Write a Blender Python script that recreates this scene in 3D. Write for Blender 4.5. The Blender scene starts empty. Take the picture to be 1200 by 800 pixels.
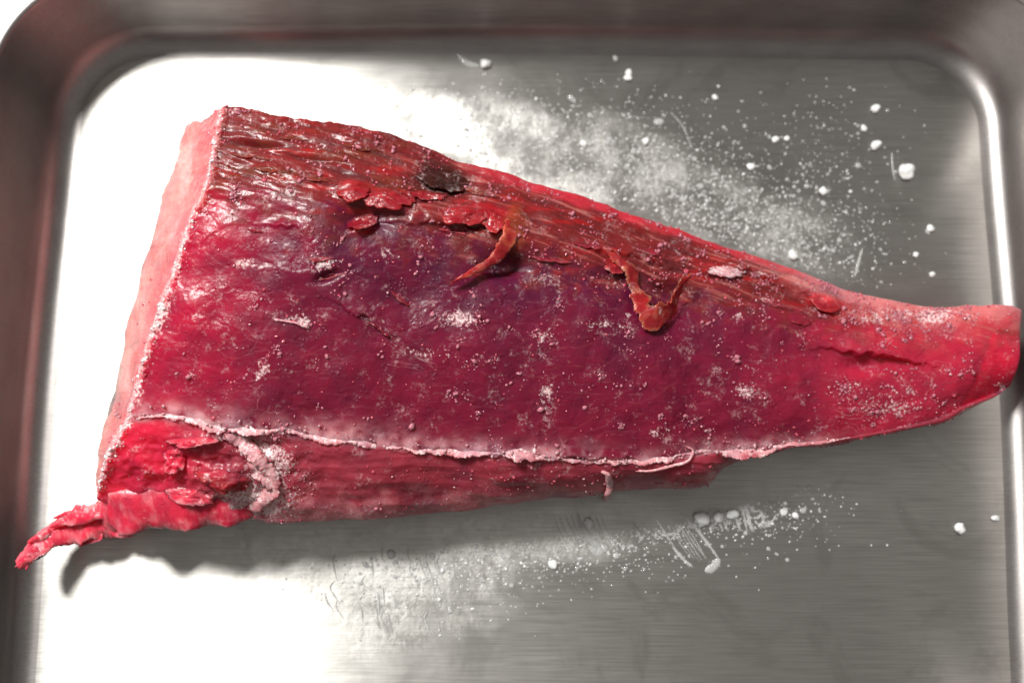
import bpy, bmesh, math, random
import numpy as np
from mathutils import Vector

random.seed(7)
rng = np.random.default_rng(11)
SC = bpy.context.scene
COL = SC.collection

# ------------------------------------------------------------------ camera
FPX = 1100.0                       # focal length in units of a 1200 px wide frame
TILT = math.radians(10.8)
DIST = 0.222
cam_d = bpy.data.cameras.new("camera")
cam = bpy.data.objects.new("camera", cam_d)
COL.objects.link(cam)
cam.location = (0, -DIST * math.sin(TILT), DIST * math.cos(TILT))
cam.rotation_euler = (TILT, 0, 0)
cam_d.sensor_width = 36.0
cam_d.lens = 36.0 * FPX / 1200.0
cam_d.clip_start = 0.005
cam_d.clip_end = 20
cam_d.dof.use_dof = True
cam_d.dof.focus_distance = DIST - 0.031
cam_d.dof.aperture_fstop = 9.0
SC.camera = cam

# ------------------------------------------------------------------ light
world = bpy.data.worlds.new("World")
SC.world = world
world.use_nodes = True
wn = world.node_tree
bgn = wn.nodes["Background"]
# dim room: pale ceiling overhead, brownish dark walls and furniture towards the horizon
_tc = wn.nodes.new("ShaderNodeTexCoord"); _sp = wn.nodes.new("ShaderNodeSeparateXYZ"); _cr = wn.nodes.new("ShaderNodeValToRGB")
wn.links.new(_tc.outputs["Generated"], _sp.inputs[0]); wn.links.new(_sp.outputs[2], _cr.inputs[0]); wn.links.new(_cr.outputs[0], bgn.inputs[0])
_cr.color_ramp.elements[0].position = 0.15; _cr.color_ramp.elements[0].color = (0.085, 0.060, 0.066, 1)
_cr.color_ramp.elements[1].position = 0.85; _cr.color_ramp.elements[1].color = (1.0, 0.975, 0.92, 1)
bgn.inputs[1].default_value = 0.30

def area(name, direction, dist, sx, sy, power, col):
    d = bpy.data.lights.new(name, 'AREA')
    d.shape = 'RECTANGLE'; d.size = sx; d.size_y = sy
    d.energy = power; d.color = col
    o = bpy.data.objects.new(name, d); COL.objects.link(o)
    v = Vector(direction).normalized()
    o.location = v * dist
    o.rotation_euler = (-v).to_track_quat('-Z', 'Y').to_euler()
    return o
area("window_light", (-0.50, 0.57, 1.0), 0.95, 0.23, 0.17, 14.0, (1.0, 0.985, 0.95))

SC.view_settings.view_transform = 'Standard'
SC.view_settings.look = 'None'
SC.view_settings.exposure = 0
SC.view_settings.gamma = 1
SC.cycles.max_bounces = 8
SC.cycles.transmission_bounces = 6
SC.cycles.caustics_reflective = False
SC.cycles.caustics_refractive = False
SC.cycles.sample_clamp_indirect = 3.0
SC.cycles.use_denoising = True

# ------------------------------------------------------------------ helpers
ct, st_ = math.cos(TILT), math.sin(TILT)
CP = np.array([0, -DIST * st_, DIST * ct])

def W(px, py, z=0.0):
    """point of the place at height z (metres) seen at photo position px, py (1200x800); used once to lay out real 3D positions"""
    px = np.asarray(px, float); py = np.asarray(py, float); z = np.asarray(z, float)
    u = (px - 600) / FPX; v = (400 - py) / FPX
    dx = u; dy = st_ + v * ct; dz = -ct + v * st_
    k = (z - CP[2]) / dz
    return np.stack([CP[0] + k * dx, CP[1] + k * dy, np.broadcast_to(z, k.shape)], -1)

def proj(P):
    d = P - CP
    x = d[..., 0]; yu = d[..., 1] * ct + d[..., 2] * st_; f = d[..., 1] * st_ - d[..., 2] * ct
    return 600 + FPX * x / f, 400 - FPX * yu / f

def fade(t): return t * t * t * (t * (t * 6 - 15) + 10)
_perm = rng.permutation(256); _perm = np.concatenate([_perm, _perm, _perm])
_g = rng.normal(size=(256, 3)); _g /= np.linalg.norm(_g, axis=1)[:, None]
def perlin(P):
    P = np.asarray(P, float)
    i = np.floor(P).astype(int); f = P - i; i &= 255
    u = fade(f); out = 0
    for a in (0, 1):
        for b in (0, 1):
            for c in (0, 1):
                h = _perm[_perm[_perm[(i[..., 0] + a) & 255] + ((i[..., 1] + b) & 255)] + ((i[..., 2] + c) & 255)]
                g = _g[h]
                d = (f[..., 0] - a) * g[..., 0] + (f[..., 1] - b) * g[..., 1] + (f[..., 2] - c) * g[..., 2]
                w = (u[..., 0] if a else 1 - u[..., 0]) * (u[..., 1] if b else 1 - u[..., 1]) * (u[..., 2] if c else 1 - u[..., 2])
                out = out + w * d
    return out * 1.6
def fbm(P, octv=4, gain=0.5):
    a, s, o = 1.0, 0.0, 0.0
    for k in range(octv):
        o = o + a * perlin(P * (2.03 ** k) + 17.3 * k); s += a; a *= gain
    return o / s
def worley(x, y, seed=0):
    """F1, F2, cell random"""
    ix = np.floor(x).astype(int); iy = np.floor(y).astype(int)
    f1 = np.full(x.shape, 9.0); f2 = np.full(x.shape, 9.0); cid = np.zeros(x.shape)
    for a in (-1, 0, 1):
        for b in (-1, 0, 1):
            cx = ix + a; cy = iy + b
            h = _perm[(_perm[(cx + seed) & 255] + cy) & 255]
            h2 = _perm[(h + 91) & 255]; h3 = _perm[(h2 + 37) & 255]
            d = np.hypot(cx + h / 256. - x, cy + h2 / 256. - y)
            near = d < f1
            f2 = np.where(near, f1, np.minimum(f2, d)); cid = np.where(near, h3 / 255., cid)
            f1 = np.minimum(f1, d)
    return f1, f2, cid
def sst(a, b, x):
    t = np.clip((x - a) / (b - a), 0, 1); return t * t * (3 - 2 * t)
def gau(x, y, cx, cy, rx, ry, ang=0.0):
    c, s = math.cos(math.radians(ang)), math.sin(math.radians(ang))
    dx, dy = x - cx, y - cy
    return np.exp(-(((dx * c + dy * s) / rx) ** 2 + ((-dx * s + dy * c) / ry) ** 2))

def mesh_obj(name, V, F, mat=None, parent=None, smooth=True, colors=None):
    me = bpy.data.meshes.new(name)
    V = np.asarray(V, np.float32); F = np.asarray(F, np.int32)
    n = F.shape[1]
    me.vertices.add(len(V)); me.vertices.foreach_set("co", V.ravel())
    me.loops.add(F.size); me.loops.foreach_set("vertex_index", F.ravel())
    me.polygons.add(len(F)); me.polygons.foreach_set("loop_start", np.arange(0, F.size, n, dtype=np.int32))
    me.update(calc_edges=True); me.validate()
    if smooth: me.polygons.foreach_set("use_smooth", np.ones(len(me.polygons), bool))
    if colors is not None:
        for k, arr in colors.items():
            arr = np.asarray(arr, np.float32)
            if arr.ndim == 1:
                at = me.attributes.new(k, 'FLOAT', 'POINT'); at.data.foreach_set("value", arr)
            elif arr.shape[1] == 3:
                at = me.attributes.new(k, 'FLOAT_VECTOR', 'POINT'); at.data.foreach_set("vector", arr.ravel())
    if mat: me.materials.append(mat)
    o = bpy.data.objects.new(name, me); COL.objects.link(o)
    if parent: o.parent = parent
    return o

def tag(o, label=None, cat=None, group=None, kind=None):
    if label: o["label"] = label
    if cat: o["category"] = cat
    if group: o["group"] = group
    if kind: o["kind"] = kind
    return o

def grid_faces(nu, nv, wrap_v=False):
    i = np.arange(nu - 1)[:, None]; m = nv if wrap_v else nv - 1
    j = np.arange(m)[None, :]; j2 = (j + 1) % nv
    return np.stack([i * nv + j, (i + 1) * nv + j, (i + 1) * nv + j2, i * nv + j2], -1).reshape(-1, 4)

def catmull(pts, n):
    pts = np.asarray(pts, float)
    t = np.linspace(0, len(pts) - 1 - 1e-6, n); i = t.astype(int); f = (t - i)[:, None]
    ext = np.concatenate([2 * pts[:1] - pts[1:2], pts, 2 * pts[-1:] - pts[-2:-1]])
    p0, p1, p2, p3 = ext[i], ext[i + 1], ext[i + 2], ext[np.minimum(i + 3, len(ext) - 1)]
    return 0.5 * ((2 * p1) + (-p0 + p2) * f + (2 * p0 - 5 * p1 + 4 * p2 - p3) * f ** 2 + (-p0 + 3 * p1 - 3 * p2 + p3) * f ** 3)

# ------------------------------------------------------------------ node helper
class NT:
    def __init__(s, name):
        s.m = bpy.data.materials.new(name); s.m.use_nodes = True
        s.t = s.m.node_tree; s.n = s.t.nodes; s.p = s.n["Principled BSDF"]; s.out = s.n["Material Output"]
    def add(s, typ, **kw):
        n = s.n.new(typ)
        for k, v in kw.items(): setattr(n, k, v)
        return n
    def put(s, sock, v):
        if isinstance(v, bpy.types.NodeSocket): s.t.links.new(v, sock)
        elif v is not None: sock.default_value = v
    def math(s, op, a, b=None, c=None, clamp=False):
        n = s.add("ShaderNodeMath", operation=op, use_clamp=clamp)
        for k, v in enumerate((a, b, c)): s.put(n.inputs[k], v)
        return n.outputs[0]
    def mix(s, f, a, b):
        n = s.add("ShaderNodeMix", data_type='RGBA'); s.put(n.inputs[0], f); s.put(n.inputs[6], a); s.put(n.inputs[7], b); return n.outputs[2]
    def ramp(s, x, a, b, lo=0.0, hi=1.0):
        n = s.add("ShaderNodeMapRange", interpolation_type='SMOOTHSTEP'); s.put(n.inputs[0], x)
        n.inputs[1].default_value = a; n.inputs[2].default_value = b; n.inputs[3].default_value = lo; n.inputs[4].default_value = hi
        return n.outputs[0]
    def coord(s):
        return s.add("ShaderNodeTexCoord").outputs["Object"]
    def mapping(s, vec, scale=(1, 1, 1), rot=(0, 0, 0), loc=(0, 0, 0)):
        n = s.add("ShaderNodeMapping"); s.put(n.inputs[0], vec)
        n.inputs[1].default_value = loc; n.inputs[2].default_value = rot; n.inputs[3].default_value = scale
        return n.outputs[0]
    def noise(s, vec, scale, detail=4, rough=0.55, dist=0.0):
        n = s.add("ShaderNodeTexNoise"); s.put(n.inputs["Vector"], vec)
        n.inputs["Scale"].default_value = scale; n.inputs["Detail"].default_value = detail
        n.inputs["Roughness"].default_value = rough; n.inputs["Distortion"].default_value = dist
        return n.outputs[0]
    def voro(s, vec, scale, feature='F1', rnd=1.0):
        n = s.add("ShaderNodeTexVoronoi", feature=feature); s.put(n.inputs["Vector"], vec)
        n.inputs["Scale"].default_value = scale; n.inputs["Randomness"].default_value = rnd
        return n.outputs["Distance"]
    def attr(s, name):
        return s.add("ShaderNodeAttribute", attribute_name=name)
    def bump(s, h, dist, strength=1.0, prev=None):
        n = s.add("ShaderNodeBump"); s.put(n.inputs["Height"], h); n.inputs["Distance"].default_value = dist
        s.put(n.inputs["Strength"], strength)
        if prev: s.put(n.inputs["Normal"], prev)
        return n.outputs[0]

# ------------------------------------------------------------------ materials
def mat_steel(name, is_floor):
    s = NT(name); p = s.p; co = s.coord()
    p.inputs["Metallic"].default_value = 1.0
    fine = s.noise(s.mapping(co, (70, 3600, 3600)), 1.0, 3, 0.6)
    mid = s.noise(s.mapping(co, (22, 1100, 1100)), 1.0, 3, 0.6)
    cloud = s.noise(co, 28, 4, 0.6)
    big = s.noise(s.mapping(co, (1, 1.6, 1), loc=(3, 1, 0)), 14, 3, 0.5)
    r = s.math('ADD', s.ramp(cloud, .3, .7, 0.36, 0.43), s.math('MULTIPLY', mid, 0.07))
    base = s.mix(s.ramp(fine, .3, .7), (0.49, 0.475, 0.45, 1), (0.68, 0.665, 0.635, 1))
    base = s.mix(s.ramp(big, .42, .62, 0, .35), base, (0.46, 0.445, 0.42, 1))
    nrm = s.bump(s.math('ADD', fine, s.math('MULTIPLY', mid, 0.5)), 0.000018, 0.9)
    if is_floor:
        # dried melt-water residue: milky film broken by droplets, in the two patches beside the block
        def blob(px, py, rx, ry, ang):
            c = W(px, py, 0)
            v = s.add("ShaderNodeVectorMath", operation='SUBTRACT'); s.put(v.inputs[0], co); v.inputs[1].default_value = tuple(c)
            m = s.mapping(v.outputs[0], (1, 1, 1), (0, 0, math.radians(ang)))
            m2 = s.add("ShaderNodeVectorMath", operation='MULTIPLY'); s.put(m2.inputs[0], m); m2.inputs[1].default_value = (4950 / rx, 4950 / ry, 0)
            ln = s.add("ShaderNodeVectorMath", operation='LENGTH'); s.put(ln.inputs[0], m2.outputs[0])
            return s.ramp(ln.outputs["Value"], 0.25, 1.25, 1, 0)
        bl = [blob(600, 172, 210, 72, 14), blob(745, 225, 230, 100, 20), blob(905, 268, 150, 66, 20), blob(470, 660, 170, 110, -8), blob(650, 618, 170, 50, -5), blob(340, 640, 120, 60, 0)]
        reg = bl[0]
        for b in bl[1:]: reg = s.math('MAXIMUM', reg, b)
        edge = s.noise(co, 55, 6, 0.65)
        reg = s.math('MULTIPLY', reg, s.ramp(s.math('ADD', s.math('MULTIPLY', reg, 0.55), s.math('MULTIPLY', edge, 0.9)), 0.52, 0.78))
        crumbn = s.noise(s.mapping(co, (1, .7, 1), loc=(.3, .2, 0)), 560, 6, 0.75, 0.4)
        reg = s.math('MULTIPLY', reg, s.ramp(s.noise(s.mapping(co, (1, 1, 1), loc=(.7, .2, 0)), 75, 4, .6), .36, .60, .25, 1))
        crackle = s.voro(co, 520, 'DISTANCE_TO_EDGE')
        wet = s.ramp(crumbn, .42, .62)
        film = s.math('MULTIPLY', reg, wet)
        patch = s.math('MULTIPLY', reg, s.ramp(s.noise(co, 130, 4, .6), .40, .66))
        base = s.mix(s.math('MULTIPLY', film, 0.18), base, (0.80, 0.80, 0.77, 1))
        base = s.mix(s.math('MULTIPLY', patch, 0.12), base, (0.85, 0.85, 0.82, 1))
        r = s.math('ADD', r, s.math('MULTIPLY', reg, s.ramp(crumbn, .35, .65, -.05, .15)))
        p.inputs["Metallic"].default_value = 1.0
        s.put(p.inputs["Metallic"], s.math('SUBTRACT', 1.0, s.math('MULTIPLY', s.math('ADD', film, s.math('MULTIPLY', patch, .5)), 0.07)))
        hb = s.math('MULTIPLY', s.math('ADD', crumbn, s.math('MULTIPLY', crackle, 0.25)), reg)
        nrm = s.bump(hb, 0.0004, 0.30, nrm)
        # straight hairline scratches and clean water spots
        sc1 = s.noise(s.mapping(co, (900, 9, 1), (0, 0, .5)), 1.0, 2, .5)
        base = s.mix(s.ramp(sc1, .76, .8, 0, .35), base, (0.85, 0.84, 0.82, 1))
        sc2 = s.noise(s.mapping(co, (14, 700, 1), (0, 0, -.9)), 1.0, 2, .5)
        base = s.mix(s.ramp(sc2, .77, .80, 0, .3), base, (0.85, 0.84, 0.82, 1))
        wipe = s.noise(s.mapping(co, (1, 1, 1), (0, 0, .4), (4, 1, 0)), 38, 5, .62, 1.4)
        base = s.mix(s.ramp(wipe, .52, .66, 0, .35), base, (0.36, 0.345, 0.32, 1))
        r = s.math('ADD', r, s.ramp(wipe, .35, .6, .03, -.03))
        an = s.math('SUBTRACT', 0.86, s.math('MULTIPLY', reg, 0.5))
        s.put(p.inputs["Anisotropic"], an)
    else:
        p.inputs["Anisotropic"].default_value = 0.55
        dim_mottle = s.noise(s.mapping(co, (1, 1, 2), loc=(1, 5, 2)), 90, 4, .6)
        base = s.mix(s.ramp(dim_mottle, .30, .80, .52, .66), base, (0.20, 0.17, 0.175, 1))  # mottled darkening of the wall colour stands in for its dim reflections
    s.put(p.inputs["Base Color"], base); s.put(p.inputs["Roughness"], r); s.put(p.inputs["Normal"], nrm)
    p.inputs["Anisotropic Rotation"].default_value = 0.25
    s.put(p.inputs["Tangent"], s.attr("brush_dir").outputs["Vector"])
    return s.m

def mat_flesh(name, scale):
    s = NT(name); p = s.p; co = s.coord()
    base = s.attr("tone").outputs["Vector"]
    frost = s.attr("frost").outputs["Fac"]
    fib = s.noise(s.mapping(co, (260, 1500, 700), (0, 0, -.6)), 1.0, 4, .6, .3)
    blot = s.noise(co, 150, 5, .65)
    fine = s.noise(co, 1500, 4, .7)
    base = s.mix(s.ramp(blot, .35, .7, 0, .5), base, s.mix(1.0, base, base))
    dark = s.add("ShaderNodeVectorMath", operation='MULTIPLY'); s.put(dark.inputs[0], base); dark.inputs[1].default_value = (.55, .6, .75)
    base = s.mix(s.ramp(blot, .4, .7, 0, .6), base, dark.outputs[0])
    pale = s.add("ShaderNodeVectorMath", operation='ADD'); s.put(pale.inputs[0], base); pale.inputs[1].default_value = (.10, .05, .055)
    base = s.mix(s.ramp(fib, .56, .74, 0, .55), base, pale.outputs[0])
    ring = s.voro(co, 900, 'DISTANCE_TO_EDGE')
    fz = s.math('ADD', s.math('MULTIPLY', fine, .8), s.math('ADD', s.math('MULTIPLY', s.noise(co, 420, 4, .7), .7), s.math('MULTIPLY', frost, .38)))
    fr = s.math('MULTIPLY', s.math('MULTIPLY', s.ramp(fz, .93, 1.10), s.ramp(ring, .0, .25, 1, .45)), s.ramp(frost, .05, .4), clamp=True)
    frostbite = s.math('MULTIPLY', s.ramp(s.noise(co, 230, 5, .7), .53, .70), s.ramp(fine, .45, .60, 0, .40))
    ln = s.noise(s.mapping(co, (1, 1.3, 1), (0, 0, .5), (2, 3, 1)), 62, 3, .5, 1.2)
    lnm = s.ramp(s.math('ABSOLUTE', s.math('SUBTRACT', ln, .5)), .0, .006, 1, 0)
    frostbite = s.math('MAXIMUM', frostbite, s.math('MULTIPLY', s.math('MULTIPLY', lnm, s.ramp(s.noise(co, 90, 3, .6), .56, .66)), .2))
    fr = s.math('MAXIMUM', fr, frostbite)
    base = s.mix(fr, base, (0.88, 0.64, 0.64, 1))
    p.inputs['Specular IOR Level'].default_value = .30
    s.put(p.inputs["Base Color"], base)
    s.put(p.inputs["Subsurface Weight"], s.math('SUBTRACT', .75, s.math('MULTIPLY', fr, .5)))
    p.inputs["Subsurface Radius"].default_value = (1.0, 0.16, 0.18)
    p.inputs["Subsurface Scale"].default_value = scale
    s.put(p.inputs["Roughness"], s.math('ADD', s.ramp(blot, .35, .62, .15, .42), s.math('MULTIPLY', fr, .35)))
    p.inputs["IOR"].default_value = 1.4
    p.inputs["Coat Weight"].default_value = 0.18; p.inputs["Coat Roughness"].default_value = 0.10
    beads = s.ramp(s.voro(co, 1150, 'F1'), .0, .42, 1, 0)
    beadmask = s.ramp(s.noise(co, 300, 3, .6), .52, .66)
    h = s.math('ADD', s.math('MULTIPLY', fib, .22), s.math('ADD', s.math('MULTIPLY', fine, .45), s.math('MULTIPLY', s.math('MULTIPLY', beads, beadmask), .8)))
    n1 = s.bump(h, 0.00026, 0.8)
    s.put(p.inputs["Normal"], n1); s.put(p.inputs["Coat Normal"], s.bump(h, 0.00012, 0.7))
    return s.m

def mat_tissue(name, c1, c2, sss=.6, scale=.002, rough=.28, spec=.5, bumpd=.0003):
    s = NT(name); p = s.p; co = s.coord()
    n = s.noise(co, 260, 5, .65); f = s.noise(co, 1400, 4, .7)
    b = s.mix(s.ramp(n, .35, .65), c1 + (1,), c2 + (1,))
    s.put(p.inputs["Base Color"], s.mix(s.ramp(f, .62, .72, 0, .35), b, (.85, .55, .5, 1)))
    p.inputs["Subsurface Weight"].default_value = sss; p.inputs["Subsurface Scale"].default_value = scale
    p.inputs["Subsurface Radius"].default_value = (1, .3, .25)
    p.inputs["Roughness"].default_value = rough; p.inputs["Specular IOR Level"].default_value = spec
    s.put(p.inputs["Normal"], s.bump(s.math('ADD', n, s.math('MULTIPLY', f, .6)), bumpd, .9))
    return s.m

def mat_ice(name, col, trans, rough):
    s = NT(name); p = s.p; co = s.coord()
    p.inputs["Base Color"].default_value = col + (1,)
    p.inputs["Transmission Weight"].default_value = trans
    p.inputs["Roughness"].default_value = rough; p.inputs["IOR"].default_value = 1.33
    s.put(p.inputs["Normal"], s.bump(s.noise(co, 3000, 3, .6), .0001, .6))
    return s.m

M_floor = mat_steel("brushed_steel_floor", True)
M_wall = mat_steel("brushed_steel_wall", False)
M_flesh = mat_flesh("tuna_flesh", 0.0075)
M_thin = mat_flesh("thin_tissue", 0.0009)
M_shred = mat_flesh("shred_tissue", 0.0022)
M_beads = mat_ice("melt_beads", (.55, .09, .13), .12, .05)
M_frost = mat_ice("frost_grains", (.86, .50, .53), .35, .10)
M_fice = mat_ice("tray_ice", (.93, .93, .92), .12, .2)
M_fwater = mat_ice("tray_water", (.95, .95, .95), .6, .05)

# ------------------------------------------------------------------ table
def build_table():
    s = NT("white_table"); co = s.coord()
    s.put(s.p.inputs["Base Color"], s.mix(s.ramp(s.noise(co, 30, 4), .4, .6), (.80, .79, .77, 1), (.84, .83, .81, 1)))
    s.p.inputs["Roughness"].default_value = .5
    bm = bmesh.new(); bmesh.ops.create_grid(bm, x_segments=8, y_segments=8, size=1.2)
    me = bpy.data.meshes.new("table_top"); bm.to_mesh(me); bm.free(); me.materials.append(s.m)
    o = bpy.data.objects.new("table_top", me); COL.objects.link(o); o.location = (0, 0, -0.0012)
    tag(o, "plain white table top under the steel tray", None, None, "structure")
build_table()

# ------------------------------------------------------------------ tray
def build_tray():
    TLc, TRc, BRc, BLc = [W(*p, 0)[:2] for p in ((101, 68), (1142, 71), (1190, 884), (34, 884))]
    corners = [TRc, TLc, BLc, BRc]          # counter-clockwise
    R = 0.0175; NA = 28; NE = 60
    # base curve: list of (point, outward normal)
    P = []; N = []
    for k in range(4):
        c = corners[k]; a = corners[k - 1]; b = corners[(k + 1) % 4]
        d1 = (a - c) / np.linalg.norm(a - c); d2 = (b - c) / np.linalg.norm(b - c)
        ang = math.acos(np.dot(d1, d2)); tl = R / math.tan(ang / 2)
        bis = (d1 + d2) / np.linalg.norm(d1 + d2); o = c + bis * R / math.sin(ang / 2)
        n1 = (c + d1 * tl - o) / R; n2 = (c + d2 * tl - o) / R
        a1 = math.atan2(n1[1], n1[0]); a2 = math.atan2(n2[1], n2[0])
        if a2 < a1: a2 += 2 * math.pi
        for t in np.linspace(a1, a2, NA):
            n = np.array([math.cos(t), math.sin(t)]); P.append(o + n * R); N.append(n)
        # straight run to the next corner, slightly bowed outward
        nx = corners[(k + 1) % 4]; e = c + d2 * tl
        a_ = nx; bb = corners[(k + 2) % 4]; dn = (c - nx) / np.linalg.norm(c - nx); dm = (bb - nx) / np.linalg.norm(bb - nx)
        tl2 = R / math.tan(math.acos(np.dot(dn, dm)) / 2); f = nx + dn * tl2
        nn = np.array([-(f - e)[1], (f - e)[0]]); nn = -nn / np.linalg.norm(nn)
        if np.dot(nn, n2) < 0: nn = -nn
        for t in np.linspace(0, 1, NE + 2)[1:-1]:
            P.append(e + (f - e) * t + nn * 0.0012 * math.sin(math.pi * t) ** 2); N.append(nn)
    P = np.array(P); N = np.array(N); n = len(P)
    T = np.tile([1., 0.02, 0.02], (n, 1))      # the sheet was brushed before it was pressed
    H = 0.0225; fr = 0.0062; fl = math.radians(9)
    prof = [(0, 0, 0)]
    for t in np.linspace(0, math.pi / 2 - fl, 12)[1:]:
        prof.append((fr * math.sin(t), fr * (1 - math.cos(t)), 1))
    d0, z0, _ = prof[-1]
    for z in np.linspace(z0, H, 10)[1:]:
        prof.append((d0 + (z - z0) * math.tan(fl), z, 1))
    d1 = prof[-1][0]
    for t in np.linspace(0, math.pi / 2, 6)[1:]:
        prof.append((d1 + .0012 * (1 - math.cos(t)), H + .0012 * math.sin(t), 1))
    dE, zE, _ = prof[-1]
    # inner floor rings (flat) then centre
    V = []; B = []
    cen = P.mean(0)
    inner = [0.0, .25, .5, .75, .9, .97]
    for q in inner:
        pp = cen + (P - cen) * max(q, .001)
        V.append(np.c_[pp, np.zeros(n)]); B.append(np.tile([1, 0, 0], (n, 1)))
    for d, z, w in prof:
        V.append(np.c_[P + N * d, np.full(n, z)]); B.append(np.tile([1., 0, 0], (n, 1)) if z == 0 else T)
    nr = len(V)
    V = np.concatenate(V); B = np.concatenate(B)
    F = grid_faces(nr, n, True)
    F = F[:, ::-1]
    nfloor = (len(inner) + 1 - 1) * n
    root = bpy.data.objects.new("steel_tray", None); COL.objects.link(root)
    tag(root, "shallow rectangular brushed stainless steel tray with rounded corners", "tray")
    # floor panel and wall are one pressed sheet; split at the foot of the fillet
    Ff = F[:nfloor]; Fw = F[nfloor:]
    mesh_obj("tray_floor", V[:(len(inner) + 1) * n], Ff, M_floor, root, True, {"brush_dir": B[:(len(inner) + 1) * n]})
    off = len(inner) * n
    mesh_obj("tray_wall", V[off:], Fw - off, M_wall, root, True, {"brush_dir": T[np.arange(len(V) - off) % n]})
    # rolled rim
    rp = [(dE, zE)]
    for t in np.linspace(math.pi / 2, -math.pi * .85, 14):
        rp.append((dE + .0052 + .0016 * math.cos(t), zE - .0016 + .0016 * math.sin(t)))
    VV = np.concatenate([np.c_[P + N * d, np.full(n, z)] for d, z in rp])
    mesh_obj("rolled_rim", VV, grid_faces(len(rp), n, True)[:, ::-1], M_wall, root, True, {"brush_dir": np.tile(T, (len(rp), 1))})
    # two small dents pressed in by the corner of the sheet are skipped; outer skin of the wall
    op = [(d + .0006, z - .0006) for d, z, w in prof]
    VV = np.concatenate([np.c_[cen + (P - cen) * .02, np.full(n, -.0007)]] + [np.c_[P + N * d, np.full(n, z)] for d, z in op])
    mesh_obj("outer_skin", VV, grid_faces(len(op) + 1, n, True), M_wall, root, True, {"brush_dir": np.tile(T, (len(op) + 1, 1))})
    return root
build_tray()

# ------------------------------------------------------------------ tuna block
block = bpy.data.objects.new("tuna_block", None); COL.objects.link(block)
tag(block, "long wedge of raw dark red tuna with frost, tapering to the right end", "tuna block")

# stations left to right: back upper edge K1, back band lower line K2, membrane ridge K3, lower outline K4 (photo px) and heights in mm
ST = [
 ((262, 122, 30), (247, 212, 35), (150, 492, 27.5), (114, 586, 15)),
 ((300, 126, 30), (290, 218, 36), (190, 487, 28.5), (150, 600, 15)),
 ((345, 136, 30), (345, 225, 36), (240, 492, 28.5), (205, 616, 15)),
 ((390, 142, 29), (390, 232, 36), (290, 500, 28.5), (262, 611, 16)),
 ((430, 149, 29), (430, 238, 35), (335, 506, 27.5), (325, 614, 16)),
 ((475, 162, 28), (470, 244, 34), (385, 512, 26.5), (380, 615, 15)),
 ((520, 180, 27), (515, 255, 33), (440, 519, 25.5), (440, 610, 15)),
 ((565, 194, 26), (560, 268, 32), (500, 526, 24.5), (500, 605, 12.5)),
 ((610, 208, 25), (605, 282, 31), (560, 530, 23.5), (560, 597, 12.5)),
 ((655, 222, 24), (650, 292, 29), (615, 534, 23.2), (615, 590, 12.5)),
 ((700, 237, 22), (690, 302, 28), (670, 537, 21.9), (670, 584, 11.5)),
 ((745, 252, 21), (735, 312, 26), (720, 540, 20.6), (720, 578, 10.5)),
 ((790, 266, 19), (780, 324, 24), (765, 540, 19.3), (772, 573, 10.5)),
 ((830, 278, 18), (820, 334, 22), (808, 533, 18), (822, 570, 10.5)),
 ((868, 291, 17), (858, 342, 21), (850, 528, 17), (858, 545, 8.5)),
 ((905, 304, 16), (895, 350, 20), (890, 526, 16), (892, 534, 9.5)),
 ((950, 322, 15), (940, 362, 19), (930, 522, 15), (930, 526, 12)),
 ((1000, 341, 15), (990, 378, 18), (980, 515, 14), (980, 519, 10)),
 ((1045, 350, 15), (1032, 388, 17), (1025, 507, 14), (1025, 511, 9)),
 ((1090, 358, 14), (1075, 394, 17), (1065, 499, 14), (1065, 503, 9)),
 ((1135, 358, 14), (1115, 396, 17), (1100, 490, 13), (1102, 494, 8)),
 ((1186, 356, 14), (1158, 396, 16), (1122, 478, 13), (1128, 484, 8)),
]
LB = ((214,150,1.5),(190,222,1.5),(126,478,1.5),(113,586,1.5))
RB = ((1199,362,14.5),(1199,400,12),(1187,452,9),(1150,473,8))
NS, NTt = 900, 400
def keyrow(q):
    K = [W(p[0], p[1], p[2] / 1000.) for p in q]
    k0 = K[0].copy(); k0[2] = 0.0; k0[1] -= 0.002
    k5 = K[3].copy(); k5[2] = 0.0; k5[1] += 0.009
    return [k0, K[0], K[1], K[2], K[3], k5]
KEY = np.array([keyrow(q) for q in ST])
LBK = np.array(keyrow(LB)); LBK[0, 0] += .001
RBK = np.array(keyrow(RB)); RBK[:, 2] = np.maximum(RBK[:, 2] - 0.0, 0)
# even spacing in length along s
nE = 120; nC = 60
mid = np.stack([catmull(KEY[:, k], NS) for k in range(6)], 1)      # NS,6,3
def ease(a, b, n, po=1.0):
    t = np.linspace(0, 1, n, endpoint=False)[:, None, None]
    return a + (b - a) * t
left = ease(LBK[None], KEY[0][None], nE)
right = ease(RBK[None], KEY[-1][None], nC)[::-1]
cenL = LBK.mean(0)[None].repeat(6, 0); cenL[:, 2] = .0005; cenL[:, 0] += .004
cenR = RBK.mean(0)[None].repeat(6, 0); cenR[:, 2] = .006
rows = np.concatenate([cenL[None], left, mid, right, RBK[None], cenR[None]])
# resample around the section (6 keys + closing bottom)
tau_bps = [0, .9, 1.9, 4.2, 5.1, 5.6]
cnt = [34, 84, 190, 84, 22, 26]
taus = np.concatenate([k + np.arange(c) / c for k, c in enumerate(cnt)])   # 5..6 is the underside
rows7 = np.concatenate([rows, rows[:, :1]], 1)
i0 = taus.astype(int); f0 = taus - i0
G = rows7[:, i0] * (1 - f0)[None, :, None] + rows7[:, i0 + 1] * f0[None, :, None]
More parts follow.
